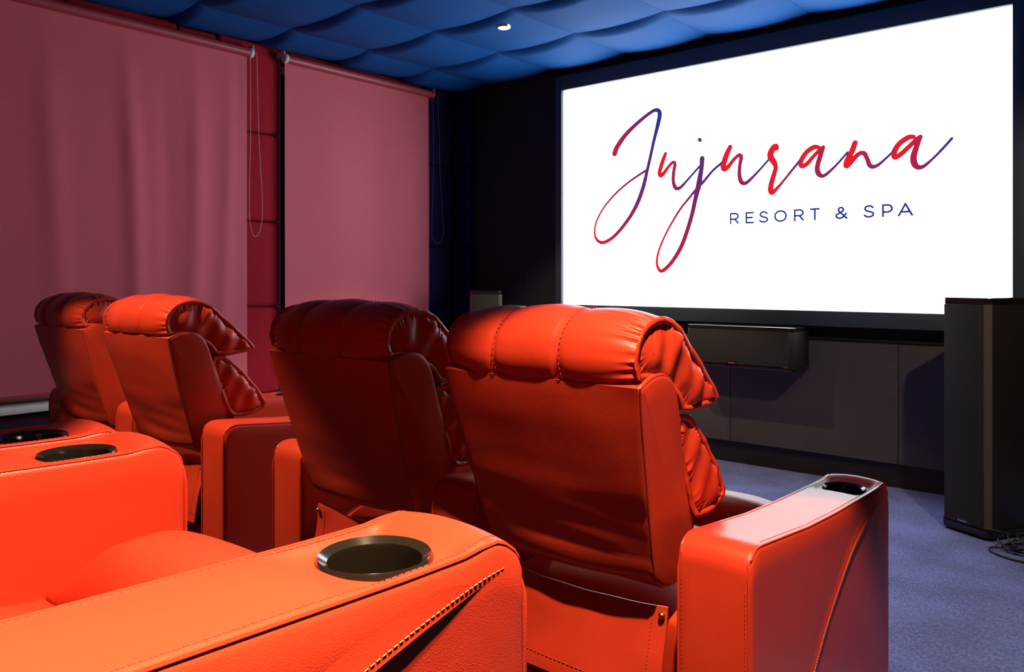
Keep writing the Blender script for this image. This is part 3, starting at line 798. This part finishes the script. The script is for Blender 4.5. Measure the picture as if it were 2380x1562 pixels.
    for k in range(60):
        if Nn[k][1] < 0: Nn[k] = -Nn[k]
        prof = []
        topz = arm_line(diag[k][0]) - .014
        lift = min(1, k / 9) * (.55 + .25 * math.sin(PI * min(1, k / 30)))
        for q in range(nn):
            s = q / (nn - 1)
            dist_ = .060 * s
            p = diag[k] + Nn[k] * dist_
            p = np.array((p[0], min(p[1], topz)))
            off = .0055 * lift * (1 - s) ** 2.5 - .0016 * s - .0016 * max(0, 1 - k / 6)
            sx = 1 - 0
            bul = .006 * math.sin(PI * min(max((p[1] - .03) / .55, 0), 1)) * math.sin(PI * min(max(p[0] / AL, 0), 1)) ** .5
            wy = arm_w(min(max(p[0], 0), AL))
            prof.append((side * (wy + bul + off), p[0], p[1]))
        p0 = prof[0]
        ins = (side * (arm_w(min(max(p0[1], 0), AL)) - .002), p0[1], p0[2])
        V += [ins] + prof
    w1 = nn + 1
    for k in range(59):
        for q in range(nn):
            a = k * w1 + q
            F.append((a, a + 1, a + w1 + 1, a + w1))
    parts.append(('side_flap', mesh('side_flap', V, F, LEATHER, True, 60)))
    st = MB()
    D2 = catmull([tuple(p) for p in diag], 150, False)
    T = np.gradient(D2, axis=0); T /= np.linalg.norm(T, axis=1)[:, None]
    for k in range(2, 148):
        nrm = np.array((T[k][1], -T[k][0]))
        if nrm[1] < 0: nrm = -nrm
        kk = k / 149 * 59
        lift = min(1, kk / 9) * (.55 + .25 * math.sin(PI * min(1, kk / 30)))
        p = D2[k] + nrm * .006
        q = p + T[k] * .0042
        def onside(u):
            bul = .006 * math.sin(PI * min(max((u[1] - .03) / .55, 0), 1)) * math.sin(PI * min(max(u[0] / AL, 0), 1)) ** .5
            return (side * (arm_w(min(max(u[0], 0), AL)) + bul + .0055 * lift * (1 - .006 / .060) ** 2.5 - .0008 * max(0, 1 - kk / 6) + .0004), u[0], u[1])
        st.tube([onside(p), onside(q)], .0007, 5)
    parts.append(('stitching', st.mesh('stitching', THREAD)))
    cup = MB()
    r = CUPR; z = zc + .0045
    cup.lathe([(r * .90, z - .012), (r + .001, z - .010), (r + .0018, z - .004), (r * 1.0, z - .0006), (r * .985, z + .0002), (r * .83, z - .0052), (r * .815, z - .0100), (r * .76, z - .068), (r * .70, z - .071), (0.0005, z - .071)], (0, CUPY, 0), 56)
    parts.append(('cup_holder', cup.mesh('cup_holder', PLASTIC, sharp=24)))
    return cut, parts

def build_button():
    mb = MB(); mb.lathe([(.0005, -.006), (.004, -.0055), (.0065, -.003), (.007, 0), (.0055, .003), (.0005, .004)], (0, 0, 0), 20, 'y')
    return mb.mesh('snap_button', BRASS)
def build_base():
    mb = MB(); mb.box(-.24, .24, .13, .74, .05, .33)
    for x in (-.22, .22):
        for y in (.16, .70): mb.box(x - .02, x + .02, y - .02, y + .02, 0, .05)
    return mb.mesh('base_frame', BLACK, bevel=.004)
def build_rail():
    return MB().box(-.255, .255, .045, .10, .02, .215).mesh('rear_rail', LEATHER, bevel=.012, seg=3)

def recliner(loc, label, arms=('l', 'r'), group=None, dxl=-.34, dxr=.34):
    root = empty('recliner', loc)
    tag(root, label, 'recliner', group)
    me, seams = cached('back', build_back)
    bk = link('backrest', me, root)
    for s_ in seams: link('seam', s_, bk)
    for key, fn in (('headrest', build_headrest), ('lumbar_cushion', build_lumbar)):
        me, fl, sm = cached(key, fn)
        p = link(key, me, root)
        for q in fl: link('gathered_flange', q, p)
        for q in sm: link('stitching', q, p)
    link('seat_cushion', cached('seat', lambda: cushion_mesh('seat_cushion', -.254, .254, .10, .680, .30, .420, .058)), root)
    link('footrest_cushion', cached('foot', lambda: cushion_mesh('footrest_cushion', -.254, .254, .684, .865, .08, .424, .092)), root)
    me, st, bp = cached('skirt', build_skirt)
    sk = link('skirt', me, root); link('stitching', st, sk)
    for q in bp: link('snap_button', cached('btn', build_button), sk, q)
    link('base_frame', cached('base', build_base), root)
    link('rear_rail', cached('rail', build_rail), root)
    for a in arms:
        sg = -1 if a == 'l' else 1
        me, parts = cached('arm' + a, lambda: build_arm(sg))
        ar = link('armrest', me, root, (dxl if a == 'l' else dxr, 0, 0))
        for nm, pm in parts:
            link(nm, pm, ar)
    return root

FY = 1.375
recliner((-1.015, FY, 0), 'brightly lit red leather recliner nearest the aisle carpet, right end of front row', ('l', 'r'), 'front row recliners')
recliner((-1.712, FY, 0), 'shadowed dark red leather recliner just left of the brightest one in the front row', ('l',), 'front row recliners')
recliner((-2.885, FY + .035, 0), 'orange red recliner with overhanging head cushion, second from the blinds in the front row', ('l', 'r'), 'front row recliners')
recliner((-3.585, FY + .035, 0), 'red recliner nearest the long blind, left end of the front row', ('l',), 'front row recliners')
recliner((-0.905, -.280, RISER), 'foreground recliner of the second row with wide orange armrest and cup holder closest to camera', ('l', 'r'), 'second row recliners', -.328, .34)
recliner((-1.752, -.280, RISER), 'second row recliner at left edge, only its orange armrest with cup holder in view', ('l', 'r'), 'second row recliners', -.42, .34)

# ------------------------------------------------------------------ roller blinds
def blind(y0, y1, zr, zb, label, seed, chain_end, chain, waves):
    root = empty('roller_blind', (-4.455, (y0 + y1) / 2, zr))
    tag(root, label, 'blind', 'roller blinds on the left wall')
    L = y1 - y0; rt = .027
    def r_(o): o.parent = root; return o
    MB().lathe([(.0005, -L / 2 + .015), (rt, -L / 2 + .015), (rt, L / 2 - .015), (.0005, L / 2 - .015)], (0, 0, 0), 28, 'y').obj('roller', TUBE, root, sharp=50)
    for e, sg in ((-L / 2, -1), (L / 2, 1)):
        c = MB().lathe([(.0005, e - .016), (.028, e - .012), (.031, e - .007), (.031, e + .007), (.028, e + .012), (.0005, e + .016)], (0, 0, 0), 28, 'y')
        c.obj('end_cap', CLIP if (e < 0 and seed == 2) or (e > 0 and seed == 1) else TUBE, root, sharp=45)
        b_ = MB().box(-.10, .012, e - .003 + sg * .012, e + .003 + sg * .012, .010, .048).box(-.10, -.094, e - .02, e + .02, -.03, .05)
        b_.obj('bracket', CLIP, root, bevel=.001)
    ny, nz = max(24, int(L * 60)), 60; V = []; F = []
    H = zr - zb
    for lay in (0, 1):
        for i in range(ny + 1):
            for j in range(nz + 1):
                y = -L / 2 + .012 + (L - .024) * i / ny; s = j / nz
                yy = y + (y0 + y1) / 2
                amp = min(1, s * 3) * (1 - .35 * s)
                x = -rt + .002 + 1.5 * waves(yy, s) * amp + .004 * s
                V.append((x - lay * .0015, y, -H * s))
    k = (ny + 1) * (nz + 1)
    for i in range(ny):
        for j in range(nz):
            a = i * (nz + 1) + j
            F.append((a, a + 1, a + nz + 2, a + nz + 1)); F.append((k + a, k + a + nz + 1, k + a + nz + 2, k + a + 1))
    rim = [i * (nz + 1) for i in range(ny + 1)] + [ny * (nz + 1) + j for j in range(1, nz + 1)] + [i * (nz + 1) + nz for i in range(ny - 1, -1, -1)] + [j for j in range(nz - 1, 0, -1)]
    for a in range(len(rim)):
        c = (a + 1) % len(rim); F.append((rim[a], rim[c], k + rim[c], k + rim[a]))
    link('blind_fabric', mesh('blind_fabric', V, F, BLIND, True, 60), root)
    MB().box(-rt - .003, -rt + .011, -L / 2 + .012, L / 2 - .012, -H - .02, -H + .002).obj('bottom_bar', TUBE, root, bevel=.003)
    # beaded pull chain
    P = catmull([(y - (y0 + y1) / 2, z - zr) for y, z in chain], 260, False)
    ch = MB()
    ch.tube([(.012 + .018 * min(1, i / 60), p[0], p[1]) for i, p in enumerate(P)], .0011, 5)
    for i in range(0, 260, 1):
        x = .012 + .018 * min(1, i / 60)
        c = (x, P[i][0], P[i][1]); r0 = .0033
        ch.add([(c[0] + r0, c[1], c[2]), (c[0] - r0, c[1], c[2]), (c[0], c[1] + r0, c[2]), (c[0], c[1] - r0, c[2]), (c[0], c[1], c[2] + r0), (c[0], c[1], c[2] - r0)],
               [(0, 2, 4), (2, 1, 4), (1, 3, 4), (3, 0, 4), (2, 0, 5), (1, 2, 5), (3, 1, 5), (0, 3, 5)])
    ch.obj('pull_chain', CHAIN if seed == 1 else BLACKCH, root, sharp=80)
    return root
BLACKCH = mat('smoky_chain', (0.10, 0.09, 0.10), 0.3)
def waves1(y, s):
    a = 0
    for c, w_, h in ((1.25, .10, .012), (1.62, .07, .010), (1.98, .055, .016), (2.16, .05, -.006), (2.33, .06, .015), (2.55, .05, .010), (.8, .1, .01), (.4, .1, .01)):
        cc = c + .05 * math.sin(2.2 * s + c * 3)
        a += h * math.exp(-((y - cc) / w_) ** 2) * (.6 + .4 * math.cos(1.9 * s - .9))
    return a
def waves2(y, s):
    a = 0
    for c, w_, h in ((3.30, .20, .024), (3.95, .18, .016), (3.65, .13, -.012)):
        cc = c + .12 * math.sin(1.6 * s + c * 2)
        a += h * math.exp(-((y - cc) / w_) ** 2) * (1 - .6 * s)
    return a
blind(0.20, 2.725, 2.548, 0.545, 'long dusty red roller blind at left with pale beaded pull chain', 1, 1,
      [(2.715, 2.548), (2.713, 2.40), (2.705, 2.0), (2.697, 1.62), (2.705, 1.46), (2.738, 1.398), (2.778, 1.46), (2.787, 1.62), (2.765, 2.0), (2.752, 2.40), (2.750, 2.548)], waves1)
blind(2.975, 4.29, 2.565, 0.56, 'narrower pinkish red roller blind next to the dark corner by the screen', 2, 1,
      [(4.285, 2.565), (4.284, 2.3), (4.275, 1.9), (4.262, 1.55), (4.272, 1.45), (4.318, 1.415), (4.372, 1.45), (4.385, 1.55), (4.352, 1.9), (4.335, 2.3), (4.328, 2.565)], waves2)

# ------------------------------------------------------------------ loudspeakers
def text_mesh(txt, size, mt):
    cu = bpy.data.curves.new('lettering', 'FONT'); cu.body = txt; cu.size = size; cu.extrude = .0004; cu.align_x = 'CENTER'
    o = bpy.data.objects.new('lettering', cu); COL.objects.link(o)
    me = bpy.data.meshes.new_from_object(o.evaluated_get(bpy.context.evaluated_depsgraph_get()))
    bpy.data.objects.remove(o, do_unlink=True)
    me.materials.clear(); me.materials.append(mt)
    return me
BADGE_TXT = text_mesh('Acoustic', .013, BADGE)
def half_disc(r, h, d, n=20):
    mb = MB()
    poly = [(r * math.cos(PI * k / n), h * math.sin(PI * k / n)) for k in range(n + 1)]
    v = [(x, 0, z) for x, z in poly] + [(x, -d, z) for x, z in poly]; m = len(poly)
    f = [tuple(range(m)), tuple(range(m, 2 * m))] + [(i, (i + 1) % m, m + (i + 1) % m, m + i) for i in range(m)]
    return mb.add(v, f)
def oct_plan(w_, d, ch):
    h = w_ / 2
    return [(-h + ch, 0), (h - ch, 0), (h, ch), (h, d - .02), (h - .02, d), (-h + .02, d), (-h, d - .02), (-h, ch)]
def tower(loc, rz, label):
    root = empty('tower_speaker', loc, rz)
    tag(root, label, 'loudspeaker', 'floor standing loudspeakers')
    W, Dp, H, ch = .236, .32, 1.05, .022
    g = lambda e: [(x * (1 + 2 * e / W), y + (e if y > Dp / 2 else -e)) for x, y in oct_plan(W, Dp, ch)]
    MB().prism(g(.006), 0.012, .045).obj('plinth', GLOSS, root, bevel=.003)
    MB().prism(oct_plan(W, Dp, ch), .045, H - .028).obj('cabinet', CABINET, root, bevel=.0015)
    MB().prism(g(.002), H - .028, H).obj('top_plate', GLOSS, root, bevel=.003)
    MB().box(-W / 2 + ch, W / 2 - ch, -.010, .001, .050, H - .030).obj('front_grille', GRILLE, root, bevel=.003)
    for sg in (-1, 1):
        c = sg * (W / 2 - ch)
        MB().prism([(c, -.003), (c + sg * ch, ch - .003), (c + sg * ch, ch), (c, 0)], .050, H - .030).obj('corner_strip', STRIP, root, smooth=False)
    bd = half_disc(.045, .030, .004).obj('badge', GLOSS, root, sharp=40); bd.location = (0, -.010, .052)
    link('lettering', BADGE_TXT, bd, (0, -.0045, .006), (PI / 2, 0, 0))
    for x in (-.09, .09):
        for y in (.04, Dp - .05): MB().lathe([(.0005, 0), (.016, 0), (.016, .014), (.0005, .014)], (x, y, 0), 16).obj('foot', BLACK, root)
    return root
STRIP = mat('speaker_corner_strip', (0.085, 0.075, 0.055), 0.6, bump=(300, 0.3, 0.001))
# right tower turned in towards the seats; left one beyond the chairs by the corner
ang = -math.atan2(.082, .151)
tower((-.748, 3.985, 0), ang, 'tall black tower speaker on the carpet right of the screen')
tower((-3.90, 4.30, 0), R(40), 'black tower speaker in the dark corner left of the screen, mostly hidden by recliners')

cs = empty('centre_speaker', (-1.985, 4.36, .617))
tag(cs, 'long black centre speaker mounted on the wall below the screen', 'loudspeaker')
def plan(w_, d, ch): h = w_ / 2; return [(-h, 0), (h - ch, 0), (h, ch), (h, d), (-h, d)] if False else [(-h + ch, 0), (h - ch, 0), (h, ch), (h, d), (-h, d), (-h, ch)]
MB().prism(plan(.66, .236, .026), .020, .222).obj('cabinet', CABINET, cs, bevel=.002)
MB().prism([(x * 1.008, y - .003) for x, y in plan(.66, .236, .026)], .222, .243).obj('top_plate', GLOSS, cs, bevel=.003)
MB().prism([(x * 1.008, y - .003) for x, y in plan(.66, .236, .026)], 0, .020).obj('bottom_plate', GLOSS, cs, bevel=.003)
MB().box(-.303, .303, -.008, .001, .022, .220).obj('front_grille', GRILLE, cs, bevel=.003)
bd = half_disc(.040, .020, .004).obj('badge', GLOSS, cs, sharp=40); bd.location = (-.03, -.008, .022)
link('lettering', BADGE_TXT, bd, (0, -.0045, .004), (PI / 2, 0, 0), (.85, .85, 1))
tm = MB().box(.275, .300, -.0085, -.006, .020, .0225).obj('silver_tab', METAL, cs, smooth=False)
MB().box(-.06, .06, .236, .245, .06, .18).obj('wall_bracket', BLACK, cs, bevel=.002)

# ------------------------------------------------------------------ cables on the floor
def tube_obj(name, ctrl, r, n, m, parent=None):
    Q = catmull(ctrl, n, False) if len(ctrl[0]) == 2 else None
    P = np.array(ctrl, float); out = []
    for i in range(len(P) - 1):
        a, b_, c, d = P[max(i - 1, 0)], P[i], P[i + 1], P[min(i + 2, len(P) - 1)]
        for t in np.linspace(0, 1, 10, endpoint=False):
            out.append(.5 * (2 * b_ + (c - a) * t + (2 * a - 5 * b_ + 4 * c - d) * t * t + (3 * b_ - a - 3 * c + d) * t ** 3))
    out.append(P[-1])
    return MB().tube(out, r, 8).obj(name, m, parent, sharp=80)
rnd = random.Random(8)
cab = empty('speaker_cable', (-.50, 3.86, 0))
tag(cab, 'tangled black cable coil on carpet beside the right tower speaker', 'cable')
pts = []
for k in range(58):
    a = k * 2 * PI / 11.5
    rr = .088 + .018 * math.sin(k * 1.3) + .008 * rnd.random()
    pts.append((.02 + rr * math.cos(a) * (1 + .15 * math.sin(k)), rr * .75 * math.sin(a) + .008 * rnd.random(), .012 + .055 * (.5 + .5 * math.sin(a * .92 + k * .21)) + .006 * rnd.random()))
tube_obj('coil', pts, .0042, 0, CABLE, cab)
tube_obj('loop', [(.10, -.05, .006), (.02, -.13, .006), (-.06, -.115, .006), (-.115, -.07, .007), (-.12, -.035, .010), (-.08, -.01, .012), (-.03, .0, .020)], .0042, 0, CABLE, cab)
tube_obj('lead', [(-.02, .03, .06), (-.10, .045, .062), (-.14, .06, .058)], .0036, 0, CABLE, cab)

# ------------------------------------------------------------------ downlights
for i, (x, y, pw, beam, bl, aim) in enumerate(LAMPS):
    zf = ZC - .03
    for p0, p1 in zip(xs[:-1], xs[1:]):
        for q1, q0 in zip(ys[1:-1], ys[2:]):
            if p0 <= x < p1 and q0 <= y < q1: zf = ZC - sag((x - p0) / (p1 - p0), (y - q0) / (q1 - q0)) - .004
    root = empty('downlight', (x, y, zf))
    lab = ['round warm ceiling downlight set in the blue quilted ceiling before the screen'] + \
          ['small round ceiling downlight over the aisle carpet by the right tower speaker', 'small round ceiling downlight between the foreground armrest and the brightest recliner', 'small round ceiling downlight above the gap between the two left recliners and the second row', 'small round ceiling downlight in front of the centre speaker', 'small round ceiling downlight straight above the foreground seat']
    tag(root, lab[i], 'light', 'ceiling downlights')
    MB().lathe([(.034, .012), (.034, -.004), (.038, -.005), (.041, -.002), (.041, .03)], (0, 0, 0), 32).obj('trim_ring', METAL, root, sharp=60)
    MB().lathe([(.0005, -.007), (.020, -.0065), (.033, -.004), (.034, .010), (.0005, .012)], (0, 0, 0), 32).obj('lens', LAMPGLOW, root, sharp=60)
    ld = bpy.data.lights.new('downlight_bulb', 'SPOT')
    ld.energy = pw; ld.color = LAMP_COL; ld.spot_size = R(beam); ld.spot_blend = bl; ld.shadow_soft_size = .028
    lo = bpy.data.objects.new('downlight_bulb', ld); COL.objects.link(lo)
    lo.parent = root; lo.location = (0, 0, -.016)
    if aim:
        d = Vector(aim) - Vector((x, y, zf)); lo.rotation_euler = d.to_track_quat('-Z', 'Y').to_euler()

for o in bpy.data.objects:
    if o.name.split('.')[0] == 'stitching': o['kind'] = 'stuff'
